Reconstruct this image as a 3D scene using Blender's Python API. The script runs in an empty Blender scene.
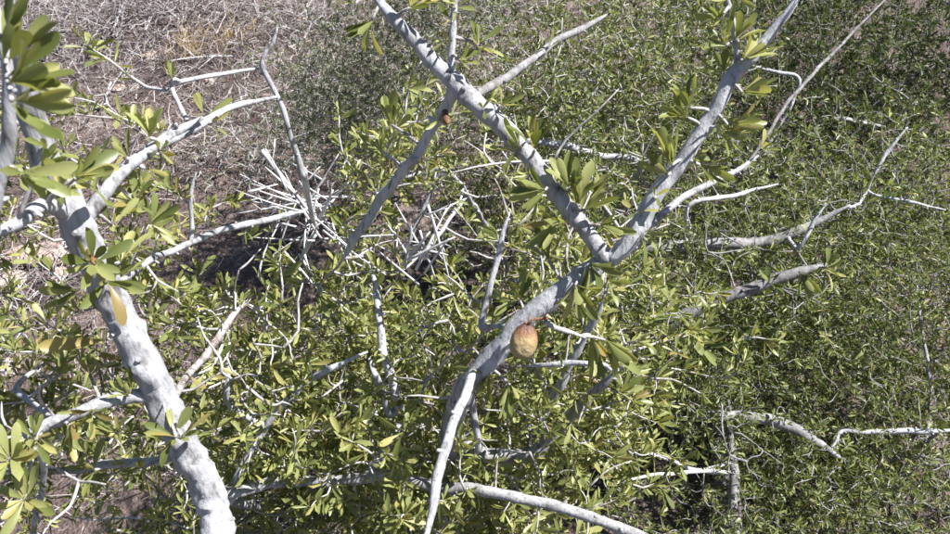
import bpy, math, random
import numpy as np
from mathutils import Vector, Matrix, Quaternion

random.seed(7)
rng = np.random.default_rng(7)

# ------------------------------------------------------------------ camera, sky, sun, exposure
CAM_H, PITCH, HFOV = 1.85, math.radians(43.0), math.radians(56.0)
F = 475.0 / math.tan(HFOV / 2)
scene = bpy.context.scene
COL = scene.collection
cam_d = bpy.data.cameras.new("camera")
cam_d.sensor_fit = 'HORIZONTAL'
cam_d.angle = HFOV
cam_d.clip_start, cam_d.clip_end = 0.02, 500.0
cam = bpy.data.objects.new("camera", cam_d)
cam_d.dof.use_dof = True
cam_d.dof.focus_distance = 1.3
cam_d.dof.aperture_fstop = 16
cam.location = (0, 0, CAM_H)
cam.rotation_euler = (math.pi / 2 - PITCH, 0, 0)
COL.objects.link(cam)
scene.camera = cam

SUN = Vector((0.54, 0.02, 0.84)).normalized()
world = bpy.data.worlds.new("World")
scene.world = world
world.use_nodes = True
wn = world.node_tree.nodes
wl = world.node_tree.links
wn.clear()
w_out = wn.new('ShaderNodeOutputWorld')
w_bg = wn.new('ShaderNodeBackground')
w_sky = wn.new('ShaderNodeTexSky')
w_sky.sky_type = 'NISHITA'
w_sky.sun_disc = False
w_sky.sun_elevation = math.asin(SUN.z)
w_sky.sun_rotation = math.atan2(SUN.x, SUN.y)
w_sky.altitude = 900
w_bg.inputs['Strength'].default_value = 0.05
wl.new(w_sky.outputs[0], w_bg.inputs['Color'])
wl.new(w_bg.outputs[0], w_out.inputs['Surface'])

sun_d = bpy.data.lights.new("sun", 'SUN')
sun_d.energy = 5.0
sun_d.angle = math.radians(0.53)
sun_d.color = (1.0, 0.98, 0.945)
sun = bpy.data.objects.new("sun", sun_d)
sun.rotation_euler = SUN.to_track_quat('Z', 'Y').to_euler()
sun.location = (2, -1, 6)
COL.objects.link(sun)

scene.view_settings.view_transform = 'Standard'
scene.view_settings.look = 'None'
scene.view_settings.gamma = 1.0
scene.view_settings.exposure = 1.45
scene.cycles.filter_width = 1.5

# ------------------------------------------------------------------ projection helpers
CP = np.array([0, 0, CAM_H])
FW = np.array([0, math.cos(PITCH), -math.sin(PITCH)])
UP = np.array([0, math.sin(PITCH), math.cos(PITCH)])
RT = np.array([1.0, 0, 0])


def P(px, py, d):
    return CP + d * (FW + RT * ((px - 475) / F) + UP * ((267 - py) / F))


def PG(px, py, z=0.0):
    r = FW + RT * ((px - 475) / F) + UP * ((267 - py) / F)
    return CP + r * ((z - CAM_H) / r[2])


def project(p):
    q = np.asarray(p) - CP
    d = q @ FW
    return 475 + F * (q @ RT) / d, 267 - F * (q @ UP) / d, d


def unit(v):
    v = np.asarray(v, float)
    return v / (np.linalg.norm(v, axis=-1, keepdims=True) + 1e-12)


# ------------------------------------------------------------------ materials
def new_mat(name):
    m = bpy.data.materials.new(name)
    m.use_nodes = True
    nt = m.node_tree
    nt.nodes.clear()
    return m, nt.nodes, nt.links


def ramp(nodes, stops):
    r = nodes.new('ShaderNodeValToRGB')
    els = r.color_ramp.elements
    while len(els) < len(stops):
        els.new(0.5)
    for e, (p, c) in zip(els, stops):
        e.position = p
        e.color = (*c, 1)
    return r


def leaf_mat(name, stops, transl=0.36, rough=0.40):
    m, n, l = new_mat(name)
    out = n.new('ShaderNodeOutputMaterial')
    at = n.new('ShaderNodeAttribute')
    at.attribute_name = 'rnd'
    oi = n.new('ShaderNodeObjectInfo')
    add = n.new('ShaderNodeMath')
    add.operation = 'ADD'
    fr = n.new('ShaderNodeMath')
    fr.operation = 'FRACT'
    l.new(at.outputs['Fac'], add.inputs[0])
    l.new(oi.outputs['Random'], add.inputs[1])
    l.new(add.outputs[0], fr.inputs[0])
    rp = ramp(n, stops)
    l.new(fr.outputs[0], rp.inputs[0])
    # fine mottling on the blade
    tc = n.new('ShaderNodeTexCoord')
    nz = n.new('ShaderNodeTexNoise')
    nz.inputs['Scale'].default_value = 260
    nz.inputs['Detail'].default_value = 2
    l.new(tc.outputs['Object'], nz.inputs['Vector'])
    hs = n.new('ShaderNodeHueSaturation')
    mr = n.new('ShaderNodeMapRange')
    mr.inputs['To Min'].default_value = 0.78
    mr.inputs['To Max'].default_value = 1.2
    l.new(nz.outputs['Fac'], mr.inputs['Value'])
    l.new(mr.outputs[0], hs.inputs['Value'])
    l.new(rp.outputs[0], hs.inputs['Color'])
    pr = n.new('ShaderNodeBsdfPrincipled')
    pr.inputs['Roughness'].default_value = rough
    pr.inputs['Specular IOR Level'].default_value = 0.42
    l.new(hs.outputs[0], pr.inputs['Base Color'])
    tr = n.new('ShaderNodeBsdfTranslucent')
    mx = n.new('ShaderNodeMix')
    mx.data_type = 'RGBA'
    mx.blend_type = 'MULTIPLY'
    mx.inputs['Factor'].default_value = 1
    l.new(hs.outputs[0], mx.inputs[6])
    mx.inputs[7].default_value = (1.3, 1.3, 0.62, 1)
    l.new(mx.outputs[2], tr.inputs['Color'])
    ms = n.new('ShaderNodeMixShader')
    ms.inputs[0].default_value = transl
    l.new(pr.outputs[0], ms.inputs[1])
    l.new(tr.outputs[0], ms.inputs[2])
    l.new(ms.outputs[0], out.inputs['Surface'])
    return m


def bark_mat(name, stops, scale=60.0, rough=0.75, bump=0.6, stretch=0.3):
    m, n, l = new_mat(name)
    out = n.new('ShaderNodeOutputMaterial')
    pr = n.new('ShaderNodeBsdfPrincipled')
    pr.inputs['Roughness'].default_value = rough
    pr.inputs['Specular IOR Level'].default_value = 0.25
    tc = n.new('ShaderNodeTexCoord')
    oi = n.new('ShaderNodeObjectInfo')
    mp = n.new('ShaderNodeMapping')
    mp.inputs['Scale'].default_value = (1, 1, stretch)
    l.new(tc.outputs['Object'], mp.inputs['Vector'])
    nz = n.new('ShaderNodeTexNoise')
    nz.inputs['Scale'].default_value = scale
    nz.inputs['Detail'].default_value = 8
    nz.inputs['Roughness'].default_value = 0.68
    l.new(mp.outputs[0], nz.inputs['Vector'])
    big = n.new('ShaderNodeTexNoise')
    big.inputs['Scale'].default_value = 11
    big.inputs['Detail'].default_value = 3
    l.new(tc.outputs['Object'], big.inputs['Vector'])
    a = n.new('ShaderNodeMath')
    a.operation = 'MULTIPLY_ADD'
    l.new(big.outputs['Fac'], a.inputs[0])
    a.inputs[1].default_value = 0.5
    l.new(nz.outputs['Fac'], a.inputs[2])
    b = n.new('ShaderNodeMath')
    b.operation = 'MULTIPLY_ADD'
    l.new(oi.outputs['Random'], b.inputs[0])
    b.inputs[1].default_value = 0.16
    l.new(a.outputs[0], b.inputs[2])
    c = n.new('ShaderNodeMapRange')
    c.inputs['From Min'].default_value = 0.60
    c.inputs['From Max'].default_value = 1.04
    l.new(b.outputs[0], c.inputs['Value'])
    rp = ramp(n, stops)
    l.new(c.outputs[0], rp.inputs[0])
    # dark lenticels and scars
    vo = n.new('ShaderNodeTexVoronoi')
    vo.inputs['Scale'].default_value = scale * 2.0
    l.new(mp.outputs[0], vo.inputs['Vector'])
    sp = n.new('ShaderNodeMapRange')
    sp.inputs['From Min'].default_value = 0.14
    sp.inputs['From Max'].default_value = 0.36
    sp.inputs['To Min'].default_value = 0.6
    sp.inputs['To Max'].default_value = 1.0
    l.new(vo.outputs['Distance'], sp.inputs['Value'])
    mx = n.new('ShaderNodeMix')
    mx.data_type = 'RGBA'
    mx.blend_type = 'MULTIPLY'
    mx.inputs['Factor'].default_value = 1
    l.new(rp.outputs[0], mx.inputs[6])
    l.new(sp.outputs[0], mx.inputs[7])
    l.new(mx.outputs[2], pr.inputs['Base Color'])
    bp = n.new('ShaderNodeBump')
    bp.inputs['Strength'].default_value = bump
    bp.inputs['Distance'].default_value = 0.004
    l.new(nz.outputs['Fac'], bp.inputs['Height'])
    l.new(bp.outputs[0], pr.inputs['Normal'])
    l.new(pr.outputs[0], out.inputs['Surface'])
    return m


G1, G2, G3, G4 = (0.095, 0.118, 0.032), (0.195, 0.215, 0.072), (0.29, 0.30, 0.12), (0.33, 0.30, 0.11)
M_LEAF = leaf_mat('leaf_olive', [(0.0, G1), (0.35, G2), (0.75, G3), (0.96, G4), (0.985, (0.27, 0.225, 0.075)), (1.0, (0.21, 0.15, 0.055))])
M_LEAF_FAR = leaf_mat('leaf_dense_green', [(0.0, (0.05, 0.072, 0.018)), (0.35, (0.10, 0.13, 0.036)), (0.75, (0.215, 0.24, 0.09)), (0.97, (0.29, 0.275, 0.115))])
M_LEAF_DIM = leaf_mat('leaf_dimmed_green', [(0.0, (0.032, 0.05, 0.015)), (0.5, (0.06, 0.084, 0.026)), (0.85, (0.115, 0.14, 0.05)), (0.97, (0.15, 0.12, 0.055))])  # dense green copy darkened; dimmer light in this corner put into the colour
M_LEAF_GREY = leaf_mat('leaf_grey_green', [(0.0, (0.07, 0.092, 0.036)), (0.5, (0.13, 0.15, 0.068)), (0.9, (0.22, 0.23, 0.13)), (1.0, (0.22, 0.19, 0.11))], 0.25)
M_LEAF_YEL = leaf_mat('leaf_yellowing', [(0.0, (0.26, 0.22, 0.065)), (1.0, (0.31, 0.25, 0.085))])
M_BARK = bark_mat('bark_pale', [(0.0, (0.09, 0.083, 0.08)), (0.18, (0.22, 0.215, 0.22)), (0.45, (0.32, 0.32, 0.34)), (1.0, (0.44, 0.44, 0.46))], 85, bump=.9, stretch=.18)
M_BARK_GREY = bark_mat('bark_grey', [(0.0, (0.08, 0.07, 0.068)), (0.4, (0.17, 0.16, 0.16)), (0.75, (0.25, 0.245, 0.245)), (1.0, (0.34, 0.335, 0.34))], 90)
M_TWIG = bark_mat('twig_bark', [(0.0, (0.12, 0.09, 0.08)), (0.4, (0.28, 0.26, 0.25)), (0.9, (0.44, 0.43, 0.43))], 120, bump=0.3)
M_DEAD = bark_mat('dead_twig_bleached', [(0.0, (0.26, 0.245, 0.245)), (0.5, (0.46, 0.45, 0.46)), (1.0, (0.58, 0.57, 0.58))], 120, bump=0.3)
M_DRY = bark_mat('dry_brush', [(0.0, (0.09, 0.075, 0.075)), (0.4, (0.22, 0.195, 0.195)), (1.0, (0.42, 0.395, 0.395))], 90, bump=0.3)
M_BUD = bark_mat('bud_orange_brown', [(0.0, (0.08, 0.04, 0.025)), (0.5, (0.17, 0.085, 0.042)), (1.0, (0.26, 0.165, 0.09))], 200)


# ------------------------------------------------------------------ mesh helpers
def mesh_from(name, V, faces, mat, smooth=True, rnd=None):
    me = bpy.data.meshes.new(name)
    V = np.asarray(V, np.float32)
    if isinstance(faces, tuple):                       # (loop vertex indices, loop starts, loop totals)
        li, ls, lt = faces
        me.vertices.add(len(V))
        me.vertices.foreach_set('co', V.ravel())
        me.loops.add(len(li))
        me.loops.foreach_set('vertex_index', np.asarray(li, np.int32))
        me.polygons.add(len(ls))
        me.polygons.foreach_set('loop_start', np.asarray(ls, np.int32))
        me.polygons.foreach_set('loop_total', np.asarray(lt, np.int32))
        me.update(calc_edges=True)
    else:
        me.from_pydata([tuple(v) for v in V.tolist()], [], faces)
        me.update()
    if rnd is not None:
        a = me.attributes.new('rnd', 'FLOAT', 'POINT')
        a.data.foreach_set('value', np.asarray(rnd, np.float32))
    me.polygons.foreach_set('use_smooth', np.full(len(me.polygons), smooth))
    me.materials.append(mat)
    return me


def link(name, data, parent=None, loc=None, world_parent=None):
    o = bpy.data.objects.new(name, data)
    COL.objects.link(o)
    if parent is not None:
        o.parent = parent
    if loc is not None:
        base = np.asarray(world_parent) if world_parent is not None else 0
        o.location = Vector((np.asarray(loc) - base).tolist())
    return o


def tag(o, label=None, cat=None, group=None, kind=None):
    if label: o['label'] = label
    if cat: o['category'] = cat
    if group: o['group'] = group
    if kind: o['kind'] = kind
    return o


def smooth_path(pts, step):
    """Catmull-Rom through rows of (x, y, z, radius)."""
    pts = np.asarray(pts, float)
    if len(pts) < 2:
        return pts
    ext = np.vstack([2 * pts[0] - pts[1], pts, 2 * pts[-1] - pts[-2]])
    out = []
    for i in range(1, len(ext) - 2):
        p0, p1, p2, p3 = ext[i - 1:i + 3]
        n = max(2, int(np.linalg.norm(p2[:3] - p1[:3]) / step))
        t = np.linspace(0, 1, n, endpoint=False)[:, None]
        out.append(0.5 * ((2 * p1) + (-p0 + p2) * t + (2 * p0 - 5 * p1 + 4 * p2 - p3) * t ** 2 + (-p0 + 3 * p1 - 3 * p2 + p3) * t ** 3))
    out.append(pts[-1][None])
    r = np.vstack(out)
    r[:, 3] = np.maximum(r[:, 3], 0.0004)
    return r


def tube(path, sides, lump=0.0, cap=True):
    """Tube along rows (x, y, z, r). Returns verts, loop list, starts, totals."""
    p = path[:, :3]
    n = len(p)
    tg = unit(np.gradient(p, axis=0))
    ref = np.array([0.13, 0.31, 0.94]) if abs(tg[0, 2]) < 0.9 else np.array([0.94, 0.31, 0.13])
    u = np.empty_like(p)
    prev = unit(np.cross(tg[0], ref))
    for i in range(n):
        prev = unit(prev - tg[i] * (prev @ tg[i]))
        u[i] = prev
    w = np.cross(tg, u)
    ang = np.arange(sides) * 2 * math.pi / sides
    r = path[:, 3][:, None] * np.ones((1, sides))
    if lump > 0:
        s = np.cumsum(np.r_[0, np.linalg.norm(np.diff(p, axis=0), axis=1)])
        ph = rng.uniform(0, 6.28, 8)
        for k in range(4):
            r = r * (1 + lump * 0.22 * np.sin(s[:, None] * (45 + 75 * k) + ph[k] + (k + 1) * ang[None] + 1.5 * np.sin(s[:, None] * 23 + ph[k + 4])))
        r = r * (1 + lump * 0.30 * rng.normal(0, 1, r.shape) + lump * .35 * np.sin(ang * 3 + 2.2 * np.sin(s[:, None] * 14 + ph[1])) * np.sin(ang * 2 + ph[2] + s[:, None] * 31))
    V = p[:, None] + r[..., None] * (np.cos(ang)[None, :, None] * u[:, None] + np.sin(ang)[None, :, None] * w[:, None])
    V = V.reshape(-1, 3)
    i = np.arange(n - 1)[:, None] * sides
    j = np.arange(sides)[None]
    j2 = (j + 1) % sides
    quads = np.stack([i + j, i + j2, i + sides + j2, i + sides + j], -1).reshape(-1)
    nq = (n - 1) * sides
    ls = np.arange(nq) * 4
    lt = np.full(nq, 4)
    if cap:
        quads = np.r_[quads, np.arange(sides)[::-1], (n - 1) * sides + np.arange(sides)]
        ls = np.r_[ls, nq * 4, nq * 4 + sides]
        lt = np.r_[lt, sides, sides]
    return V, quads, ls, lt


def merge(parts):
    Vs, L, S, T = [], [], [], []
    vo = lo = 0
    for V, li, ls, lt in parts:
        Vs.append(V); L.append(li + vo); S.append(ls + lo); T.append(lt)
        vo += len(V); lo += len(li)
    return np.vstack(Vs), (np.concatenate(L), np.concatenate(S), np.concatenate(T))


# ------------------------------------------------------------------ leaves
def leaf_template(stations, curl, fold, hw):
    V = [(0, 0.0, 0)]
    prof = lambda t: np.interp(t, [0, .12, .3, .5, .72, .88, .96, 1.0], [.10, .14, .42, .80, 1.0, .86, .5, .12])
    for t in stations:
        w = prof(t) * hw
        c = curl * t * t
        for s in (-1, 0, 1):
            V.append((t - 0.10 * curl * curl * t, s * w, c + abs(s) * fold * w))
    V.append((1 - 0.1 * curl * curl, 0, curl))
    F_ = []
    F_.append((0, 2, 1)); F_.append((0, 3, 2))
    for k in range(len(stations) - 1):
        a = 1 + 3 * k
        F_.append((a, a + 1, a + 4, a + 3)); F_.append((a + 1, a + 2, a + 5, a + 4))
    a = 1 + 3 * (len(stations) - 1)
    tip = len(V) - 1
    F_.append((a, a + 1, tip)); F_.append((a + 1, a + 2, tip))
    return np.array(V), F_


VARIANTS = [(c, f, h) for c, f, h in [(-.22, .40, .12), (-.10, .5, .10), (.12, .55, .115), (.24, .4, .10), (-.36, .3, .13), (.02, .3, .135), (.34, .6, .11), (-.18, .8, .12)]]
LEAF_MESH = {}


def leaf_mesh(k, mat):
    if (k, mat.name) not in LEAF_MESH:
        V, Fs = leaf_template([.14, .32, .52, .72, .88, .96], *VARIANTS[k])
        LEAF_MESH[(k, mat.name)] = mesh_from('leaf', V, Fs, mat)
    return LEAF_MESH[(k, mat.name)]


def leaf_stuff_mesh(name, base, d, n, L, kind, mat, stations=(.42, .8)):
    """Join many leaves in one mesh."""
    Vs, LI, LS, LT, RN = [], [], [], [], []
    vo = lo = 0
    for k in range(len(VARIANTS)):
        m = kind == k
        if not m.any():
            continue
        T, Fs = leaf_template(list(stations), *VARIANTS[k])
        dd, nn, LL, bb = d[m], n[m], L[m], base[m]
        ss = np.cross(nn, dd)
        V = bb[:, None] + LL[:, None, None] * (T[None, :, 0:1] * dd[:, None] + T[None, :, 1:2] * ss[:, None] + T[None, :, 2:3] * nn[:, None])
        N, nv = len(LL), len(T)
        fl = np.concatenate([np.array(f) for f in Fs])
        ft = np.array([len(f) for f in Fs])
        li = (fl[None] + (np.arange(N) * nv)[:, None]).ravel() + vo
        lt = np.tile(ft, N)
        ls = np.r_[0, np.cumsum(lt)[:-1]] + lo
        Vs.append(V.reshape(-1, 3)); LI.append(li); LS.append(ls); LT.append(lt)
        RN.append(np.repeat(rng.random(N), nv))
        vo += N * nv; lo += len(li)
    return mesh_from(name, np.vstack(Vs), (np.concatenate(LI), np.concatenate(LS), np.concatenate(LT)), mat, True, np.concatenate(RN))


# ------------------------------------------------------------------ a shrub
class Shrub:
    def __init__(self, root, label, leafmat, bark=M_BARK, twig=M_TWIG, name='shrub', cat='shrub', group=None):
        self.root = np.asarray(root, float)
        self.e = link(name, None, None, root)
        self.e.empty_display_size = 0.05
        tag(self.e, label, cat, group)
        self.leafmat, self.bark, self.twig = leafmat, bark, twig
        self.N = [self.root[None]]           # skeleton nodes
        self.NB = [np.array([-1])]           # their branch index
        self.NR = [np.array([0.012])]
        self.branches = []                   # (object, world loc)
        self.fas = []                        # fascicles: pos, axis, n, L, spread, branch, mat index
        self.twigs = []                      # thin twig paths

    def nodes(self):
        return np.vstack(self.N), np.concatenate(self.NB), np.concatenate(self.NR)

    def add_nodes(self, path, bi):
        self.N.append(path[:, :3]); self.NB.append(np.full(len(path), bi)); self.NR.append(path[:, 3])

    def branch(self, spec, base=None, mat=None, sides=12, lump=0.12, leaves=0, L=0.026, name='branch', label=None, world=False, spur=True, start=0.1):
        """spec rows (px, py, depth, width px) from base to tip."""
        rows = []
        for s in spec:
            if world:
                rows.append(s)
            else:
                px, py, d, w = s
                rows.append((*P(px, py, d), 0.5 * w * d / F))
        rows = np.array(rows, float)
        if base == 'root':
            a = np.r_[self.root, rows[0, 3] * 1.5]
            mid = a * 0.5 + rows[0] * 0.5
            mid[:3] += (rows[0, :3] - rows[1, :3]) * 0.25
            rows = np.vstack([a, mid, rows])
        elif base == 'near':
            N, NB, NR = self.nodes()
            q = rows[0, :3]
            dist = np.linalg.norm(N - q, axis=1) + 0.7 * np.maximum(0, N[:, 2] - q[2])
            i = int(np.argmin(dist))
            a = np.r_[N[i], min(rows[0, 3] * 1.2, max(NR[i], rows[0, 3] * 0.8))]
            mid = a * 0.5 + rows[0] * 0.5
            mid[2] -= 0.08 * np.linalg.norm(a[:3] - q)
            rows = np.vstack([a, mid, rows])
        rows[:, 3] *= (.84 if rows[:, 3].max() > .008 else .72)
        rows[-1, 3] *= .5
        path = smooth_path(rows, 0.006)
        L_ = len(path)
        # slow wander and knots
        s = np.linspace(0, 1, L_)
        wob = np.minimum(path[:, 3:4], .0035) * 0.35
        ln = np.cumsum(np.r_[0, np.linalg.norm(np.diff(path[:, :3], axis=0), axis=1)])
        ph = rng.uniform(0, 6.28, 6)
        off = np.stack([np.sin(ln * 43 + ph[0]) + .6 * np.sin(ln * 97 + ph[3]), np.sin(ln * 51 + ph[1]) + .6 * np.sin(ln * 110 + ph[4]), np.sin(ln * 47 + ph[2])], 1)
        path[:, :3] += off * wob * np.minimum(1, s * 12)[:, None]
        total = ln[-1]
        spots = []
        x = start * total + rng.uniform(0, .03)
        while spur and x < total:
            spots.append(x)
            x += rng.uniform(.02, .06)
        for x in spots:
            path[:, 3] *= 1 + 0.09 * np.exp(-((ln - x) / 0.006) ** 2)
        parts = [tube(path, sides, lump)]
        bi = len(self.branches)
        tg = unit(np.gradient(path[:, :3], axis=0))
        for x in spots:
            i = int(np.searchsorted(ln, x))
            i = min(i, L_ - 1)
            a = unit(np.cross(tg[i], rng.normal(0, 1, 3)) + np.array([0, 0, .25]) + 0.4 * tg[i])
            r0 = path[i, 3]
            sl = rng.uniform(.001, .006)
            sp = np.array([[*(path[i, :3] + a * r0 * .5), r0 * .42], [*(path[i, :3] + a * (r0 + sl * .5)), min(.0024, r0 * .38)], [*(path[i, :3] + a * (r0 + sl)), min(.0019, r0 * .3)]])
            parts.append(tube(sp, 6))
            if leaves and rng.random() < leaves:
                self.fas.append((sp[-1, :3], unit(a + np.array([.1, -.25, .6])), rng.integers(3, 7), L * rng.uniform(.7, 1.15), rng.uniform(.5, 1.0), bi, 0))
        V, Fc = merge(parts)
        loc = path[0, :3].copy()
        o = link(name, mesh_from(name, V - loc, Fc, mat or self.bark), self.e, loc, self.root)
        if label:
            o['label'] = label
        self.branches.append((o, loc))
        self.add_nodes(path[max(0, int(L_ * .12))::3], bi)
        return bi

    def rosette(self, px, py, d, ax, ay, az, n, Lpx, spread=.8, mat=0):
        p = P(px, py, d)
        N, NB, NR = self.nodes()
        i = int(np.argmin(np.linalg.norm(N - p, axis=1)))
        a = unit(RT * ax + UP * ay - FW * az)
        # short spur from the wood
        q = N[i]
        path = smooth_path(np.array([[*q, .0022], [*(q * .5 + p * .5 + np.array([0, 0, .002])), .0019], [*p, .0017]]), .01)
        self.twigs.append((path, max(0, NB[i])))
        self.fas.append((p, a, n if mat else int(n * 2.1), Lpx * d / F, spread * (1 if mat else 1.1), max(0, NB[i]), mat))

    def grow(self, att, L=0.022, dens=0.020, nl=(3, 6), r=(.0013, .0042), leafy=1.0, order_noise=.05, up=.5):
        att = np.asarray(att)
        att = att[att[:, 2] > 0.03]
        N, NB, NR = self.nodes()
        cap = len(N) + len(att) * 5 + 10
        A = np.empty((cap, 3)); B = np.empty(cap, int); D = np.zeros((cap, 3))
        c = len(N)
        A[:c] = N; B[:c] = NB
        d0 = np.array([np.min(np.linalg.norm(N - a, axis=1)) for a in att]) + rng.uniform(0, order_noise, len(att))
        for a in att[np.argsort(d0)]:
            dist = np.linalg.norm(A[:c] - a, axis=1) + 0.6 * np.maximum(0, A[:c, 2] - a[2])
            i = int(np.argmin(dist))
            q = A[i]
            v = a - q
            ln = np.linalg.norm(v)
            if ln < 0.015:
                continue
            side = rng.normal(0, 1, 3) * ln * (.06 if leafy else .03)
            m1 = q + v * .33 + side + np.array([0, 0, -.06 * ln]) + D[i] * ln * .10
            m2 = q + v * .70 + side * .8 + np.array([0, 0, .02 * ln])
            r0 = float(np.clip(r[0] + .007 * ln, r[0], r[1]))
            path = smooth_path(np.array([[*q, r0], [*m1, r0 * .85], [*m2, r0 * .65], [*a, r0 * .42]]), .03)
            self.twigs.append((path, max(0, int(B[i]))))
            dirs = unit(np.gradient(path[:, :3], axis=0))
            k = min(4, len(path) - 1)
            idx = np.linspace(len(path) * .4, len(path) - 1, k).astype(int)
            A[c:c + k] = path[idx, :3]; B[c:c + k] = B[i]; D[c:c + k] = dirs[idx]
            c += k
            if rng.random() < leafy:
                seg = np.r_[0, np.cumsum(np.linalg.norm(np.diff(path[:, :3], axis=0), axis=1))]
                x = seg[-1] * .25 + rng.uniform(0, dens)
                xs = [seg[-1]]
                while x < seg[-1]:
                    xs.append(x)
                    x += dens * rng.uniform(.6, 1.5)
                xs = np.array(xs)
                pp = np.stack([np.interp(xs, seg, path[:, j]) for j in range(3)], 1)
                tt = dirs[np.minimum(len(path) - 1, np.searchsorted(seg, xs))]
                perp = unit(np.cross(tt, rng.normal(0, 1, tt.shape)))
                axs = unit(perp * .9 + tt * .45 + np.array([.25, -.12, .35 + up]))
                bi = max(0, int(B[i]))
                for p, ax in zip(pp, axs):
                    self.fas.append((p, ax, random.randint(nl[0], nl[1]), L * random.uniform(.6, 1.25), random.uniform(.6, 1.15), bi, 0))

    def finish(self, n_leaf=300, n_twig=120, leaf_min_px=6, stations=(.42, .8)):
        # ---- leaves
        base, LL = [], []
        if self.fas:
            cnt = np.array([f[2] for f in self.fas])
            rp = lambda v: np.repeat(np.array(v), cnt, axis=0)
            p, a = rp([f[0] for f in self.fas]), rp([f[1] for f in self.fas])
            L, sp = rp([f[3] for f in self.fas]), rp([f[4] for f in self.fas])
            br, ml = rp([f[5] for f in self.fas]), rp([f[6] for f in self.fas])
            n = len(L)
            u = unit(np.cross(a, rp(rng.normal(0, 1, (len(cnt), 3)))))
            w = np.cross(a, u)
            seq = np.arange(n) - np.repeat(np.cumsum(cnt) - cnt, cnt)
            ph = rp(rng.uniform(0, 6.28, len(cnt))) + seq * 2.399 + rng.normal(0, .25, n)
            th = np.clip(sp * rng.uniform(.35, 1.25, n), .08, 1.45)
            dd = np.cos(th)[:, None] * a + np.sin(th)[:, None] * (np.cos(ph)[:, None] * u + np.sin(ph)[:, None] * w)
            nn = unit(a - np.sum(dd * a, 1, keepdims=True) * dd + rng.normal(0, .18, (n, 3)))
            nn = unit(nn - np.sum(nn * dd, 1, keepdims=True) * dd)
            base = p + dd * .001 + rng.normal(0, .0008, (n, 3))
            LL = L * rng.uniform(.62, 1.12, n)
            kind = rng.integers(0, len(VARIANTS), len(LL))
            tip = base + dd * LL[:, None]
            x0, y0, z0 = project(base)
            x1, y1, z1 = project(tip)
            size = np.hypot(x1 - x0, y1 - y0) * (.5 + .5 * np.abs(np.sum(nn * FW, 1))) + 6 / np.maximum(z0, .1)
            inside = (x0 > -5) & (x0 < 955) & (y0 > -5) & (y0 < 539)
            size = np.where(inside & (z0 > .1), size, -1) + 1000 * (ml > 0)
            order = np.argsort(-size)
            single = [i for i in order[:n_leaf] if size[i] > leaf_min_px]
            mask = np.ones(len(LL), bool)
            mask[single] = False
            for i in single:
                me = leaf_mesh(int(kind[i]), M_LEAF_YEL if ml[i] == 1 else self.leafmat)
                bo, bl = self.branches[br[i]] if self.branches else (self.e, self.root)
                o = bpy.data.objects.new('leaf', me)
                COL.objects.link(o)
                o.parent = bo
                d, n_ = dd[i], nn[i]
                s = np.cross(n_, d)
                R = Matrix((d.tolist(), s.tolist(), n_.tolist())).transposed().to_4x4()
                o.matrix_basis = Matrix.Translation(Vector((base[i] - bl).tolist())) @ R @ Matrix.Diagonal((float(LL[i]), float(LL[i]) * (1.08 if z0[i] < 1.2 else 1.05), float(LL[i]), 1.0))
            if mask.any():
                o = link('foliage', leaf_stuff_mesh('foliage', base[mask] - self.root, dd[mask], nn[mask], LL[mask], kind[mask], self.leafmat, stations), self.e)
                o['kind'] = 'stuff'
        self.count = (len(LL) if len(base) else 0, len(self.twigs))
        # ---- twigs
        if self.twigs:
            sc = []
            for path, bi in self.twigs:
                x, y, z = project(path[len(path) // 2, :3])
                ln = np.linalg.norm(path[-1, :3] - path[0, :3])
                ok = -10 < x < 960 and -10 < y < 544 and z > .1
                sc.append(ln * math.sqrt(path[0, 3]) / z if ok else -1)
            order = np.argsort(-np.array(sc))
            single = set(int(i) for i in order[:n_twig] if sc[i] > 0)
            rest = []
            for i, (path, bi) in enumerate(self.twigs):
                if i in single:
                    V, li, ls, lt = tube(path, 6, .06)
                    bo, bl = self.branches[bi] if self.branches else (self.e, self.root)
                    loc = path[0, :3]
                    link('twig', mesh_from('twig', V - loc, (li, ls, lt), self.twig), bo, loc, bl)
                else:
                    rest.append(tube(path, 4))
            if rest:
                V, Fc = merge(rest)
                o = link('fine_twigs', mesh_from('fine_twigs', V - self.root, Fc, self.twig), self.e)
                o['kind'] = 'stuff'
        print('SHRUB', self.e.name, self.e['label'][:40], 'leaves/twigs', self.count)


DENS = 1.8


def blob(px, py, d, rx, ry, rd, n, gaps=(), mul=1.0):
    """Points in an ellipsoid of foliage; radii rx, ry in pixels at that depth, rd in metres."""
    n = int(n * DENS * mul * (2.5 if d > 1.7 else 1.25))
    v = rng.normal(0, 1, (n * 2, 3))
    v = unit(v) * rng.random((n * 2, 1)) ** (1 / 2.2)
    s = d / F
    # leaf sprays gather in clumps with gaps between them
    nc = max(4, n // 9)
    sd = np.array([1 / (rx * s), 1 / (ry * s), 1 / rd]) * (.030 + .012 * d)
    v = np.where(rng.random((len(v), 1)) < .78, v[rng.integers(0, nc, len(v))] + rng.normal(0, 1, v.shape) * sd, v)
    c = P(px, py, d)
    pts = c + v[:, :1] * rx * s * RT + v[:, 1:2] * ry * s * UP + np.where(v[:, 2:3] > 0, 2.3, .8) * v[:, 2:3] * rd * FW
    for g, r in gaps:
        pts = pts[np.linalg.norm(pts - g, axis=1) > r]
    return pts[:n]


# ------------------------------------------------------------------ ground
def ground_z(x, y):
    return .025 * np.sin(1.7 * x + .6) * np.cos(1.3 * y) + .012 * np.sin(5.3 * x + 2.1 * y) + .008 * np.sin(9.1 * y - 3.7 * x)


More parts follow.
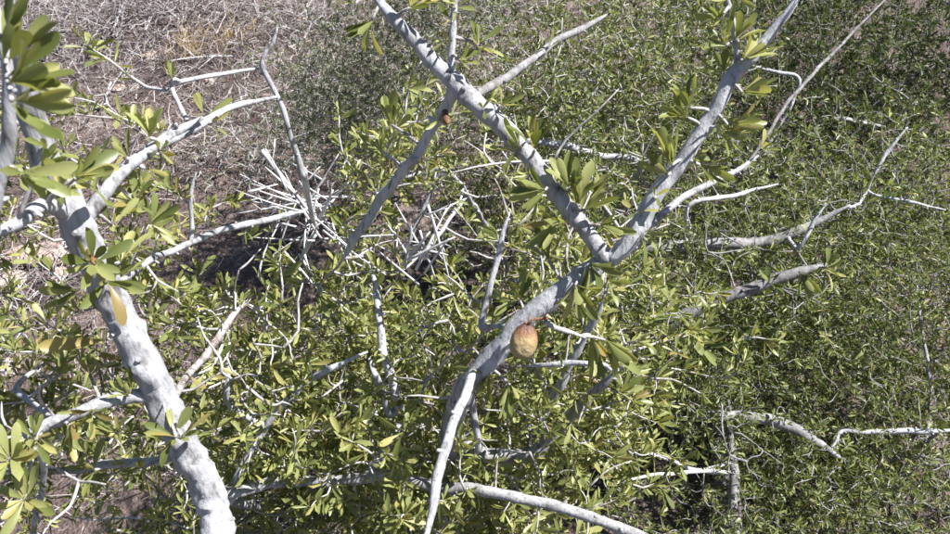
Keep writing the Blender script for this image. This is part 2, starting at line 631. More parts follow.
def build_ground():
    def axis(lo, hi, n, far):
        core = np.linspace(lo, hi, n)
        k = np.geomspace(.3, far, 14)
        return np.r_[(lo - k)[::-1], core, hi + k]
    xs, ys = axis(-3.2, 3.2, 200, 120), axis(-.5, 5.5, 190, 120)
    X, Y = np.meshgrid(xs, ys)
    core = (np.abs(X) < 3.3) & (Y > -.6) & (Y < 5.6)
    Z = ground_z(X, Y) * np.clip(1.5 - np.hypot(X, Y - 2.5) / 12, 0, 1) + np.where(core, rng.normal(0, .004, X.shape), 0)
    V = np.stack([X, Y, Z], -1).reshape(-1, 3)
    w = len(xs)
    i = (np.arange(len(ys) - 1)[:, None] * w + np.arange(w - 1)[None]).ravel()
    li = np.stack([i, i + 1, i + w + 1, i + w], -1).ravel()
    m, n, l = new_mat('soil')
    out = n.new('ShaderNodeOutputMaterial')
    pr = n.new('ShaderNodeBsdfPrincipled')
    pr.inputs['Roughness'].default_value = .95
    pr.inputs['Specular IOR Level'].default_value = .1
    tc = n.new('ShaderNodeTexCoord')
    a = n.new('ShaderNodeTexNoise'); a.inputs['Scale'].default_value = 3.0; a.inputs['Detail'].default_value = 8
    b = n.new('ShaderNodeTexNoise'); b.inputs['Scale'].default_value = 70; b.inputs['Detail'].default_value = 8; b.inputs['Roughness'].default_value = .7
    v = n.new('ShaderNodeTexVoronoi'); v.inputs['Scale'].default_value = 130
    for q in (a, b, v):
        l.new(tc.outputs['Object'], q.inputs['Vector'])
    r1 = ramp(n, [(0.3, (.075, .055, .052)), (.55, (.15, .115, .105)), (.75, (.25, .20, .18))])
    l.new(a.outputs['Fac'], r1.inputs[0])
    r2 = ramp(n, [(0.3, (.45, .43, .42)), (.55, (.95, .95, .95)), (.75, (1.25, 1.2, 1.18))])
    l.new(b.outputs['Fac'], r2.inputs[0])
    mx = n.new('ShaderNodeMix'); mx.data_type = 'RGBA'; mx.blend_type = 'MULTIPLY'; mx.inputs['Factor'].default_value = 1
    l.new(r1.outputs[0], mx.inputs[6]); l.new(r2.outputs[0], mx.inputs[7])
    l.new(mx.outputs[2], pr.inputs['Base Color'])
    bp = n.new('ShaderNodeBump'); bp.inputs['Strength'].default_value = .9; bp.inputs['Distance'].default_value = .01
    ad = n.new('ShaderNodeMath'); ad.operation = 'ADD'
    l.new(b.outputs['Fac'], ad.inputs[0]); l.new(v.outputs['Distance'], ad.inputs[1])
    l.new(ad.outputs[0], bp.inputs['Height']); l.new(bp.outputs[0], pr.inputs['Normal'])
    l.new(pr.outputs[0], out.inputs['Surface'])
    o = link('ground', mesh_from('ground', V, (li, np.arange(len(i)) * 4, np.full(len(i), 4)), m))
    o['kind'] = 'structure'


build_ground()

# ------------------------------------------------------------------ left shrub with the thick pale trunk
A = Shrub((-.12, .86, 0), 'leafy shrub with the thickest pale trunk, leaning along the left edge', M_LEAF)
TA = A.branch([(250, 580, 1.02, 36), (209, 495, .97, 37), (186, 448, .94, 36), (160, 395, .91, 37), (125, 325, .87, 38), (100, 275, .84, 36), (72, 215, .80, 38), (48, 160, .77, 34), (30, 110, .74, 28), (18, 50, .70, 20), (8, -20, .66, 14)],
              base='root', sides=18, lump=.16, leaves=.5, L=.03, name='trunk')
A.branch([(78, 226, .81, 20), (100, 200, .82, 17), (130, 166, .84, 15), (165, 138, .86, 14), (203, 117, .88, 9)], leaves=.8, L=.026)
A.branch([(150, 150, .85, 12), (190, 130, .88, 12), (230, 108, .91, 10), (277, 97, .94, 8)], leaves=.3, L=.018)
A.branch([(187, 120, .875, 7), (180, 106, .88, 6), (172, 86, .89, 6), (180, 81, .89, 6), (222, 73, .92, 6), (262, 69, .94, 6)], leaves=.12, L=.018)
A.branch([(304, 178, .99, 9), (296, 150, .97, 8), (284, 115, .95, 7), (272, 85, .94, 7), (262, 62, .93, 7), (274, 42, .925, 5), (278, 27, .92, 4)], leaves=0)
A.branch([(166, 397, .91, 18), (130, 396, .90, 17), (95, 407, .89, 16), (60, 420, .885, 15), (30, 434, .88, 12), (-20, 446, .87, 8)], leaves=.9, L=.028)
A.branch([(66, 212, .79, 20), (40, 208, .75, 18), (15, 222, .72, 15), (-30, 240, .70, 12)], leaves=.7, L=.028)
A.branch([(185, 455, .97, 14), (140, 462, 1.0, 13), (105, 466, 1.02, 12), (60, 470, 1.04, 10), (0, 478, 1.06, 8)], leaves=.8, L=.028)
A.branch([(-25, 330, .66, 18), (-8, 230, .62, 19), (4, 170, .60, 20), (8, 110, .58, 18), (4, 50, .56, 14), (-4, -15, .55, 12)], base='near', leaves=.4, L=.028)
A.branch([(172, 405, .93, 10), (190, 372, 1.0, 10), (215, 343, 1.05, 10), (232, 318, 1.09, 9), (252, 296, 1.12, 6)], leaves=.5, L=.024, mat=M_TWIG)
A.branch([(110, 285, .88, 8), (150, 262, .98, 9), (192, 241, 1.06, 9), (240, 226, 1.12, 9), (280, 216, 1.16, 8), (304, 212, 1.18, 6)], leaves=.15, L=.02)
A.branch([(60, 425, .89, 8), (30, 400, .93, 9), (18, 385, .95, 9), (45, 362, .98, 6)], leaves=.5, L=.026)
A.branch([(30, 436, .88, 10), (45, 470, .93, 9), (38, 505, .97, 8), (30, 540, 1.0, 8)], leaves=.9, L=.03)
A.branch([(192, 218, 1.05, 6), (191, 195, 1.03, 6), (197, 170, 1.02, 4)], base='near', leaves=0)
# hand placed leaf tufts
for r in [(8, 82, .50, 1.0, .35, .2, 5, 66, .55), (6, 62, .50, .5, .9, .3, 4, 60, .6), (12, 100, .50, .9, -.2, .3, 4, 64, .6), (0, 40, .5, .6, .8, .2, 3, 55, .5),
          (20, 172, .60, .9, -.3, .5, 5, 48, .6), (75, 178, .74, .9, .2, .4, 5, 44, .7), (60, 190, .74, .6, .5, .6, 4, 40, .9), (40, 168, .7, .8, .5, .5, 4, 42, .7),
          (92, 263, .80, .4, .1, .8, 6, 42, 1.0), (108, 280, .82, .7, -.1, .6, 5, 42, .8), (80, 290, .82, -.8, -.2, .4, 4, 36, .6), (120, 262, .84, .3, .9, .3, 4, 36, .7),
          (174, 436, .90, .1, .5, .8, 5, 34, 1.1), (150, 138, .84, .1, 1, .4, 5, 30, .6), (128, 158, .83, -.5, .8, .5, 4, 30, .7), (160, 150, .85, .6, -.6, .5, 4, 26, .8),
          (135, 205, .86, .3, .6, .6, 5, 36, .9), (150, 225, .9, .8, .3, .4, 5, 32, .8), (112, 225, .84, .2, .5, .8, 4, 32, 1.0), (172, 80, .88, -.1, 1, .3, 3, 20, .5),
          (92, 410, .88, .2, -.7, .7, 6, 30, .8), (70, 425, .88, .4, -.6, .6, 6, 32, .9), (35, 440, .86, .1, .5, .8, 6, 38, .9), (10, 460, .84, .4, .5, .7, 6, 44, .9), (130, 395, .88, -.2, .7, .6, 5, 26, .8),
          (25, 500, .86, .3, .3, .8, 6, 40, 1.0), (60, 375, .95, .3, .8, .5, 5, 28, .7), (90, 375, .92, .2, .9, .4, 5, 28, .7), (140, 470, .95, .2, -.5, .8, 5, 28, .9), (95, 470, .97, -.2, .4, .9, 5, 28, .9)]:
    A.rosette(*r)
for r in [(108, 340, .85, -1, -.05, .25, 2, 54, .16, 1), (176, 437, .89, -1, .25, .3, 2, 40, .25, 1), (182, 436, .89, .8, .6, .3, 2, 34, .3, 1), (45, 218, .74, -.9, .1, .5, 2, 44, .3, 1), (160, 155, .84, .7, -.3, .5, 1, 28, .3, 1)]:
    A.rosette(*r)
gA = [(P(85, 495, 1.12), .10), (P(130, 520, 1.2), .09)]
attA = np.vstack([blob(130, 225, 1.0, 50, 40, .07, 14), blob(165, 290, 1.1, 45, 45, .09, 22), blob(215, 340, 1.15, 50, 40, .1, 20), blob(90, 430, 1.05, 110, 60, .12, 40, gA),
                  blob(-60, 420, 1.0, 90, 140, .2, 40), blob(150, 510, 1.2, 120, 60, .12, 18, gA), blob(-110, 150, .75, 90, 200, .15, 25), blob(250, 400, 1.2, 70, 70, .15, 32)])
A.grow(attA, L=.025, dens=.019, nl=(4, 7))
A.grow(np.vstack([blob(200, 320, 1.0, 90, 110, .1, 10), blob(80, 430, .92, 110, 80, .08, 10)]), leafy=0, r=(.0014, .0028))

# ------------------------------------------------------------------ centre shrub: the big forked branch
B = Shrub((.02, .98, 0), 'shrub with the big Y-forked grey branch and one tan fruit, in the centre', M_LEAF)
B.branch([(452, 545, 1.50, 24), (449, 465, 1.31, 24), (454, 418, 1.16, 24), (468, 385, 1.06, 25), (500, 346, 1.03, 25), (535, 312, 1.01, 24), (565, 288, 1.00, 24), (592, 268, .995, 24), (612, 256, .99, 24)], base='root', sides=16, lump=.14, name='trunk')
B.branch([(606, 260, .99, 20), (590, 236, .98, 19), (562, 200, .97, 20), (535, 165, .96, 20), (508, 133, .95, 22), (482, 107, .94, 23), (456, 84, .93, 23), (430, 58, .92, 18), (405, 30, .91, 16), (360, -20, .90, 13)], leaves=.6, L=.028, sides=14, lump=.16)
B.branch([(608, 260, .99, 20), (628, 243, .98, 22), (648, 210, .97, 21), (678, 165, .95, 19), (702, 128, .94, 18), (722, 98, .93, 18), (738, 72, .92, 17), (765, 40, .91, 13), (808, -20, .89, 11)], leaves=.6, L=.03, sides=14, lump=.14)
B.branch([(455, 86, .93, 17), (447, 106, .95, 13), (428, 136, .98, 12), (402, 172, 1.02, 12), (378, 205, 1.06, 12), (354, 238, 1.10, 10), (342, 262, 1.13, 6)], leaves=.7, L=.022)
B.branch([(468, 97, .94, 14), (485, 92, .95, 13), (520, 66, .98, 11), (558, 42, 1.01, 10), (592, 22, 1.04, 8), (606, 14, 1.05, 5)], leaves=.05, L=.018, mat=M_BARK_GREY)
B.branch([(450, 84, .93, 13), (449, 55, .92, 10), (454, 22, .91, 9), (458, -20, .90, 8)], leaves=.7, L=.028)
B.branch([(739, 70, .92, 12), (737, 48, .915, 9), (729, 14, .90, 8), (724, -18, .89, 7)], leaves=.8, L=.026)
B.branch([(632, 250, .985, 11), (650, 228, .99, 10), (668, 208, 1.0, 10), (700, 188, 1.02, 9), (730, 174, 1.04, 8), (760, 155, 1.06, 5)], leaves=.15, L=.02)
B.branch([(474, 372, 1.03, 13), (462, 400, 1.0, 13), (448, 440, .98, 14), (436, 490, .96, 14), (424, 545, .94, 14)], leaves=.05, L=.02, mat=M_BARK)
B.branch([(520, 330, 1.02, 6), (500, 325, 1.06, 8), (483, 328, 1.10, 9), (490, 285, 1.09, 9), (500, 245, 1.08, 8), (510, 212, 1.07, 5)], leaves=.3, L=.022)
B.branch([(535, 455, 1.25, 16), (560, 425, 1.22, 16), (580, 408, 1.19, 15), (602, 385, 1.16, 10), (625, 365, 1.13, 6)], base='near', leaves=.4, L=.024, mat=M_BARK_GREY)
B.branch([(542, 420, 1.25, 11), (552, 398, 1.23, 12), (574, 358, 1.19, 11), (592, 322, 1.15, 9), (606, 292, 1.12, 5)], base='near', leaves=.3, L=.024)
B.branch([(545, 322, 1.01, 7), (565, 330, 1.02, 7), (585, 338, 1.03, 5)], leaves=.4, L=.022, mat=M_TWIG)
B.branch([(600, 364, 1.10, 6), (560, 364, 1.12, 8), (525, 366, 1.14, 6)], base='near', leaves=.4, L=.024)
B.branch([(478, 450, 1.16, 9), (474, 410, 1.13, 9), (470, 385, 1.09, 7)], base='near', leaves=.2, L=.024)
# leaf tufts on the fork
for r in [(372, 20, .90, -.6, -.6, .4, 4, 36, .55), (355, 5, .89, -.4, .6, .5, 3, 30, .6), (392, 125, 1.0, -.1, 1, .3, 4, 34, .4), (380, 150, 1.02, -.3, .5, .8, 4, 28, .8),
          (478, 45, .92, .5, .3, .7, 4, 30, .9), (410, 8, .9, .7, .6, .4, 4, 34, .7), (460, 60, .91, .6, .1, .6, 4, 30, .8), (440, 120, .95, -.2, -.3, .9, 3, 20, .9),
          (500, 105, .93, .6, .5, .5, 4, 24, .8), (520, 150, .93, -.5, .5, .6, 4, 34, .8), (535, 150, .93, -.1, 1, .5, 4, 34, .5), (545, 190, .94, -.8, -.1, .5, 5, 38, .6),
          (578, 205, .95, .2, 1, .5, 6, 42, .5), (585, 210, .95, .6, .7, .4, 4, 40, .5), (600, 225, .96, .6, -.2, .6, 4, 34, .6), (570, 190, .95, -.2, .9, .5, 4, 36, .6), (560, 222, .97, -.7, -.4, .5, 5, 36, .7),
          (590, 262, .98, .2, -.9, .4, 5, 34, .7), (575, 285, .98, .1, -.8, .5, 5, 36, .6), (590, 335, 1.05, .3, -.9, .4, 4, 46, .45), (548, 260, 1.0, -.2, .9, .4, 5, 32, .7), (605, 340, 1.05, .6, -.7, .3, 4, 40, .5),
          (690, 108, .92, -.3, .9, .4, 5, 32, .6), (688, 118, .92, -.8, .3, .5, 4, 30, .6), (742, 92, .91, .9, .2, .3, 5, 36, .5), (728, 125, .92, .95, 0, .3, 5, 36, .5), (720, 130, .93, .8, -.4, .4, 4, 34, .6),
          (672, 165, .93, -.3, .9, .4, 5, 42, .5), (668, 175, .94, -.7, .6, .4, 4, 36, .6), (700, 165, .94, .8, -.5, .4, 4, 36, .6), (742, 60, .9, .8, .6, .3, 4, 34, .6), (735, 40, .9, .5, .9, .2, 4, 30, .6), (726, 45, .9, -.7, .4, .5, 4, 28, .7), (720, 20, .89, -.6, .2, .7, 5, 26, .8), (735, -5, .88, -.4, -.4, .8, 5, 26, .9),
          (510, 385, 1.04, .2, -.7, .5, 5, 34, .7), (490, 370, 1.05, -.5, -.6, .5, 4, 32, .7), (470, 345, 1.06, -.5, .5, .7, 4, 30, .9), (520, 300, 1.02, -.3, .6, .6, 5, 28, .8), (640, 235, .97, .8, -.2, .5, 3, 26, .8), (695, 330, 1.4, .2, -.3, .9, 6, 26, .9)]:
    B.rosette(*r)
gapsB = [(P(465, 203, 1.4), .14), (P(425, 245, 1.35), .11)]
attB = np.vstack([blob(375, 300, 1.30, 50, 55, .12, 32, gapsB), blob(440, 200, 1.35, 80, 80, .12, 18, gapsB), blob(540, 240, 1.30, 60, 80, .14, 32, gapsB), blob(560, 330, 1.25, 90, 60, .15, 40), blob(420, 335, 1.28, 90, 55, .13, 44, gapsB), blob(600, 400, 1.35, 70, 60, .14, 28),
                  blob(405, 150, 1.2, 45, 40, .07, 16, gapsB), blob(520, 430, 1.25, 80, 60, .15, 32), blob(655, 300, 1.4, 70, 70, .15, 28)])
B.grow(attB, up=.2, L=.0255, dens=.0165, nl=(4, 7))
B.grow(np.vstack([blob(440, 300, 1.12, 120, 120, .08, 12), blob(600, 330, 1.15, 90, 120, .08, 8), blob(540, 180, 1.3, 120, 80, .1, 6)]), leafy=0, r=(.0014, .0028))

# ---- the fruit
def build_fruit():
    c = P(524, 341, .985)
    s = .985 / F
    h, w = 36 * s, 26 * s
    ax = unit(UP * 1.0 + RT * .22 - FW * .1)
    u = unit(np.cross(ax, FW)); v = np.cross(ax, u)
    rings, seg = 14, 20
    V = []
    for i in range(rings + 1):
        t = i / rings
        z = -math.cos(math.pi * t)
        r = math.sin(math.pi * t) ** .85 * (1 - .10 * z) if 0 < t < 1 else 0.0
        for k in range(seg):
            a = 2 * math.pi * k / seg
            rr = r * (1 + .05 * math.cos(2 * a) - .07 * math.exp(-((a - 4.2) / .22) ** 2) + .012 * math.sin(5 * a + 7 * t))
            V.append(c + ax * (z * h / 2) + (u * math.cos(a) + v * math.sin(a) * .85) * rr * w / 2)
    Fs = []
    for i in range(rings):
        for k in range(seg):
            k2 = (k + 1) % seg
            Fs.append((i * seg + k, i * seg + k2, (i + 1) * seg + k2, (i + 1) * seg + k))
    m, n, l = new_mat('fruit_skin')
    out = n.new('ShaderNodeOutputMaterial')
    pr = n.new('ShaderNodeBsdfPrincipled')
    pr.inputs['Roughness'].default_value = .6
    tc = n.new('ShaderNodeTexCoord')
    nz = n.new('ShaderNodeTexNoise'); nz.inputs['Scale'].default_value = 150; nz.inputs['Detail'].default_value = 5
    l.new(tc.outputs['Object'], nz.inputs['Vector'])
    sp = n.new('ShaderNodeVectorMath'); sp.operation = 'DOT_PRODUCT'
    sp.inputs[1].default_value = (ax / h).tolist()
    l.new(tc.outputs['Object'], sp.inputs[0])
    ad = n.new('ShaderNodeMath'); ad.operation = 'MULTIPLY_ADD'; ad.inputs[1].default_value = .4
    l.new(nz.outputs['Fac'], ad.inputs[0]); l.new(sp.outputs['Value'], ad.inputs[2])
    rp = ramp(n, [(.0, (.27, .205, .105)), (.28, (.27, .185, .09)), (.44, (.19, .09, .04)), (.62, (.07, .03, .02))])
    l.new(ad.outputs[0], rp.inputs[0]); l.new(rp.outputs[0], pr.inputs['Base Color'])
    bp = n.new('ShaderNodeBump'); bp.inputs['Strength'].default_value = .9; bp.inputs['Distance'].default_value = .003
    l.new(nz.outputs['Fac'], bp.inputs['Height']); l.new(bp.outputs[0], pr.inputs['Normal'])
    l.new(pr.outputs[0], out.inputs['Surface'])
    bo, bl = B.branches[0]
    fr = link('fruit', mesh_from('fruit', np.array(V) - c, Fs, m), bo, c, bl)
    fr['label'] = 'egg-shaped tan fruit reddish brown at the top on the main stem'
    # dried flower cup: five sepals and a stalk
    top = c + ax * h * .46
    for k in range(5):
        a = 2 * math.pi * k / 5 + .4
        d = u * math.cos(a) + v * math.sin(a)
        sd = np.cross(ax, d)
        pts = [top, top + d * .0035 + sd * .0022 + ax * .001, top + d * .0035 - sd * .0022 + ax * .001, top + d * .0075 + ax * .0045, top + d * .003 + ax * .0005]
        link('sepal', mesh_from('sepal', np.array(pts) - top, [(0, 4, 1), (0, 2, 4), (4, 3, 1), (4, 2, 3)], M_BUD), fr, top, c)
    st = smooth_path(np.array([[*top, .0016], [*(top + ax * .006 + RT * .004), .0014], [*P(548, 318, 1.0), .0018]]), .002)
    V2, li, ls, lt = tube(st, 8)
    link('stalk', mesh_from('stalk', V2 - top, (li, ls, lt), M_BUD), fr, top, c)


build_fruit()
# small orange brown buds where tufts leave the wood
for sh, spots in ((A, [(94, 262, .795, 10)]), (B, [(447, 121, .935, 12)])):
    for px, py, d, w in spots:
        q = P(px, py, d)
        N, NB, NR = sh.nodes()
        i = int(np.argmin(np.linalg.norm(N - q, axis=1)))
        a = unit(q - N[i])
        r = .32 * w * d / F
        path = smooth_path(np.array([[*(N[i]), r * .7], [*(q * .6 + N[i] * .4), r * .9], [*q, r], [*(q + a * r * .8), r * .55], [*(q + a * r * 1.3), r * .12]]), .0025)
        V, li, ls, lt = tube(path, 9, .1)
        bo, bl = sh.branches[max(0, NB[i])]
        link('bud', mesh_from('bud', V - q, (li, ls, lt), M_BUD), bo, q, bl)
A.finish(300, 130)
B.finish(300, 130)

# ------------------------------------------------------------------ low shrub across the bottom centre
E = Shrub((-.02, 1.12, 0), 'low yellow-green shrub along the bottom edge with a long horizontal grey branch', M_LEAF)
E.branch([(225, 500, 1.22, 12), (260, 486, 1.2, 14), (300, 481, 1.2, 14), (345, 480, 1.2, 13), (400, 478, 1.18, 14), (440, 488, 1.17, 13), (480, 490, 1.15, 13), (520, 498, 1.13, 13), (580, 514, 1.11, 13), (640, 536, 1.09, 12), (700, 565, 1.08, 8)], base='root', leaves=.6, L=.026, mat=M_BARK_GREY)
E.branch([(232, 500, 1.22, 11), (242, 466, 1.2, 11), (264, 430, 1.18, 11), (292, 396, 1.17, 11), (310, 380, 1.17, 10), (335, 366, 1.17, 8), (368, 352, 1.19, 5)], base='near', leaves=.2, L=.024)
E.branch([(400, 420, 1.27, 12), (393, 388, 1.22, 11), (384, 352, 1.2, 10), (379, 310, 1.2, 9), (369, 262, 1.2, 6)], base='near', leaves=.3, L=.022)
E.branch([(388, 412, 1.25, 11), (379, 385, 1.2, 11), (370, 358, 1.19, 8)], base='near', leaves=.3, L=.022)
E.branch([(228, 405, 1.16, 9), (227, 378, 1.14, 9), (227, 352, 1.14, 6)], base='near', leaves=.2, L=.022)
gE = [(P(85, 500, 1.4), .19), (P(250, 330, 1.4), .10), (P(430, 225, 1.7), .14)]
attE = np.vstack([blob(330, 420, 1.45, 130, 80, .18, 90), blob(450, 470, 1.38, 130, 80, .18, 90), blob(300, 520, 1.35, 150, 60, .18, 70), blob(560, 480, 1.4, 100, 90, .18, 65), blob(180, 470, 1.5, 110, 80, .15, 35, gE), blob(350, 600, 1.4, 250, 70, .2, 50), blob(400, 480, 1.16, 150, 35, .05, 22), blob(300, 420, 1.2, 60, 60, .06, 14)])
E.grow(attE, up=.25, L=.030, dens=.0175, nl=(4, 7))
E.grow(np.vstack([blob(330, 430, 1.25, 150, 90, .08, 14), blob(500, 460, 1.22, 120, 80, .08, 12)]), leafy=0, r=(.0014, .003))
E.finish(300, 130)

# ------------------------------------------------------------------ middle distance: green shrub behind the fork
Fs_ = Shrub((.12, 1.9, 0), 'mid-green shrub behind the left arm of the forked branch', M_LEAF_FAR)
Fs_.branch([(640, 170, 2.0, 7), (600, 155, 1.97, 8), (555, 144, 1.95, 8), (520, 140, 1.95, 5)], base='root', leaves=.3, L=.02)
Fs_.branch([(455, 178, 1.75, 6), (430, 172, 1.73, 7), (405, 178, 1.72, 5)], base='root', leaves=.3, L=.02)
Fs_.branch([(400, 270, 1.7, 6), (412, 235, 1.68, 6), (428, 200, 1.66, 6), (436, 172, 1.65, 4)], base='near', leaves=.2, L=.02)
Fs_.branch([(600, 70, 2.2, 4), (592, 95, 2.15, 4), (560, 88, 2.15, 4)], base='root', leaves=.2, L=.02)
gF = [(P(465, 205, 1.85), .27), (P(425, 240, 1.8), .20), (P(250, 240, 2.1), .42)]
attF = np.vstack([blob(590, 90, 2.2, 110, 80, .25, 190), blob(520, 160, 1.95, 90, 80, .22, 130, gF), blob(440, 230, 1.8, 80, 80, .15, 70, gF), blob(570, 270, 1.75, 100, 80, .17, 100, gF), blob(370, 340, 1.75, 70, 60, .15, 70, gF),
                  blob(680, 60, 2.3, 90, 90, .25, 130), blob(560, -40, 2.5, 140, 70, .3, 90)])
Fs_.grow(attF, up=.05, L=.021, dens=.020, nl=(4, 8))
Fs_.grow(np.vstack([blob(580, 100, 2.0, 120, 90, .1, 8), blob(450, 250, 1.6, 110, 100, .1, 6)]), leafy=0, r=(.0016, .003))
Fs_.finish(300, 120, stations=(.66,))

# ------------------------------------------------------------------ dense green shrub on the right
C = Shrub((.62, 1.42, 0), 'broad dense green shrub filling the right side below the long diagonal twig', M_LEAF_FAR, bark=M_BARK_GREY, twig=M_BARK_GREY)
C.branch([(600, 365, 1.75, 12), (640, 345, 1.7, 14), (675, 322, 1.66, 15), (705, 305, 1.64, 15), (760, 285, 1.62, 14), (800, 272, 1.61, 12), (828, 264, 1.6, 9)], base='root', leaves=.15, L=.024)
C.branch([(640, 262, 1.95, 12), (700, 245, 1.9, 14), (760, 243, 1.88, 14), (800, 230, 1.86, 11), (850, 205, 1.84, 6)], base='root', leaves=.2, L=.022)
C.branch([(700, 415, 1.85, 12), (745, 417, 1.82, 14), (785, 424, 1.8, 14), (815, 442, 1.79, 10), (848, 462, 1.8, 7)], base='root', leaves=.2, L=.022)
C.branch([(842, 432, 1.8, 5), (880, 432, 1.79, 7), (925, 431, 1.78, 7), (965, 430, 1.78, 5)], base='near', leaves=.3, L=.02, mat=M_BARK)
C.branch([(735, 560, 1.75, 16), (735, 500, 1.8, 14), (732, 455, 1.82, 10), (728, 400, 1.82, 6)], base='root', leaves=.2, L=.02)
C.branch([(690, 469, 1.72, 5), (660, 456, 1.7, 5), (612, 444, 1.68, 5)], base='near', leaves=.05, L=.02, mat=M_DEAD)
C.branch([(728, 472, 1.7, 5), (690, 472, 1.69, 5), (650, 476, 1.68, 5), (616, 484, 1.68, 3)], base='near', leaves=.05, L=.02, mat=M_DEAD)
C.branch([(865, 195, 2.0, 4), (876, 170, 1.98, 5), (890, 148, 1.97, 5), (908, 127, 1.96, 4)], base='near', leaves=.1, L=.018, mat=M_BARK)
C.branch([(798, 248, 1.8, 5), (812, 225, 1.78, 6), (826, 203, 1.77, 5)], base='near', leaves=.2, L=.018, mat=M_BARK)
C.branch([(880, 196, 1.98, 4), (910, 202, 1.97, 4), (946, 210, 1.96, 4)], base='near', leaves=.1, L=.018, mat=M_BARK)
C.branch([(926, 440, 1.86, 5), (931, 390, 1.88, 4.5), (922, 330, 1.9, 4), (917, 285, 1.9, 3)], base='near', leaves=.2, L=.018, mat=M_BARK)
C.branch([(690, 205, 1.8, 6), (735, 195, 1.8, 6), (778, 184, 1.8, 4)], base='near', leaves=.05, L=.018, mat=M_DEAD)
gC = [(P(660, 455, 1.9), .14), (P(840, 405, 1.9), .07), (P(700, 505, 1.8), .10)]
attC = np.vstack([blob(720, 300, 1.9, 120, 90, .2, 200, gC), blob(850, 300, 1.95, 130, 110, .22, 260, gC), blob(800, 430, 1.9, 150, 90, .18, 260, gC), blob(680, 400, 1.85, 80, 70, .18, 90, gC), blob(860, 520, 1.8, 150, 70, .18, 150, gC), blob(680, 530, 1.75, 80, 40, .12, 40, gC),
                  blob(740, 200, 2.1, 120, 80, .22, 190), blob(880, 190, 2.15, 110, 80, .25, 180), blob(1030, 350, 1.95, 100, 220, .25, 150), blob(910, 380, 2.05, 110, 90, .12, 150), blob(760, 330, 2.15, 150, 80, .1, 120), blob(900, 240, 2.25, 110, 80, .12, 120)])
C.grow(attC, up=-.15, L=.019, dens=.019, nl=(4, 8), r=(.0012, .0036))
C.grow(np.vstack([blob(740, 450, 1.66, 120, 70, .1, 6), blob(760, 230, 1.72, 110, 90, .1, 6)]), leafy=0, r=(.0015, .003))
for r in [(824, 268, 1.59, .7, -.3, .6, 5, 28, .9), (800, 272, 1.60, .3, -.7, .6, 5, 26, .8), (770, 284, 1.60, -.2, .6, .7, 4, 22, .9), (690, 330, 1.6, .2, -.4, .8, 5, 28, .9), (700, 345, 1.62, .4, -.3, .8, 5, 28, .9), (672, 318, 1.62, -.4, .4, .8, 4, 24, .9)]:
    C.rosette(*r)
C.finish(300, 110, stations=(.66,))

# ------------------------------------------------------------------ far shrub in the upper right corner
D = Shrub((1.05, 2.55, 0), 'green shrub, leaf colour dimmed for shade, in the upper right corner behind a long straight diagonal twig', M_LEAF_DIM, bark=M_BARK_GREY, twig=M_BARK_GREY)
D.branch([(742, 175, 1.95, 4), (756, 152, 1.95, 5), (790, 100, 2.0, 5), (832, 54, 2.05, 4.5), (890, -6, 2.1, 4)], base='root', leaves=.05, L=.018)
D.branch([(830, 120, 2.5, 4), (860, 122, 2.5, 5), (885, 127, 2.5, 4)], base='root', leaves=.1, L=.018, mat=M_BARK)
D.branch([(800, 82, 2.3, 5), (775, 72, 2.3, 5), (752, 65, 2.3, 4)], base='near', leaves=.1, L=.018, mat=M_BARK)
D.branch([(945, 60, 2.6, 6), (900, 85, 2.6, 6), (860, 115, 2.6, 5)], base='root', leaves=.1, L=.018)
attD = np.vstack([blob(820, 60, 2.6, 120, 80, .3, 230), blob(920, 90, 2.6, 100, 110, .3, 230), blob(720, 0, 2.9, 120, 60, .3, 110), blob(880, -40, 2.9, 180, 60, .3, 150), blob(1040, 80, 2.5, 80, 160, .3, 80)])
D.grow(attD, up=-.15, L=.022, dens=.016, nl=(4, 8), r=(.0012, .0036))
D.finish(300, 90, stations=(.66,))

# ------------------------------------------------------------------ grey-green bushes behind, upper centre; the tall one shaped to shade the ground
G = Shrub(PG(410, 190), 'tall small-leaved grey-green bush in the upper centre, left of the forked arm tip', M_LEAF_GREY, name='shrub')
for k, (px, py, d) in enumerate([(370, 70, 2.25), (430, 20, 2.2), (345, 125, 2.35), (430, 140, 2.2), (430, -60, 2.0)]):
    t = P(px, py, d)
    G.branch([(*(G.root * .45 + t * .55 + [0, 0, .05]), .004), (*t, .002)], world=True, base='root', leaves=.3, L=.012)
attG = np.vstack([blob(372, 70, 2.25, 75, 55, .14, 260), blob(430, 20, 2.2, 90, 60, .14, 200), blob(345, 125, 2.35, 50, 50, .12, 170), blob(430, 130, 2.2, 60, 40, .10, 90, [(P(465, 205, 2.2), .2)]), blob(420, -60, 2.0, 110, 60, .14, 130), blob(312, 85, 2.5, 42, 50, .1, 55)])  # crown above the frame added to keep the hollow in shade
G.grow(attG, L=.0135, dens=.011, nl=(3, 6), r=(.0009, .0026))
G.finish(300, 60, stations=(.66,))
G2 = Shrub(PG(255, 165), 'sparse grey-green bush beside the dark hollow, behind the bare twig', M_LEAF_GREY, name='low_bush', cat='bush')
G2.branch([(*(G2.root + [0, 0, .03]), .005), (*(G2.root + [-.04, .02, .08]), .004), (*(G2.root + [-.08, .03, .14]), .002)], world=True, base='root', leaves=.3, L=.012)
G2.grow(np.vstack([blob(250, 150, 2.95, 70, 40, .2, 120), blob(300, 130, 2.95, 40, 50, .2, 60)]), L=.012, dens=.025, nl=(2, 4), leafy=.8)
G2.finish(200, 60)

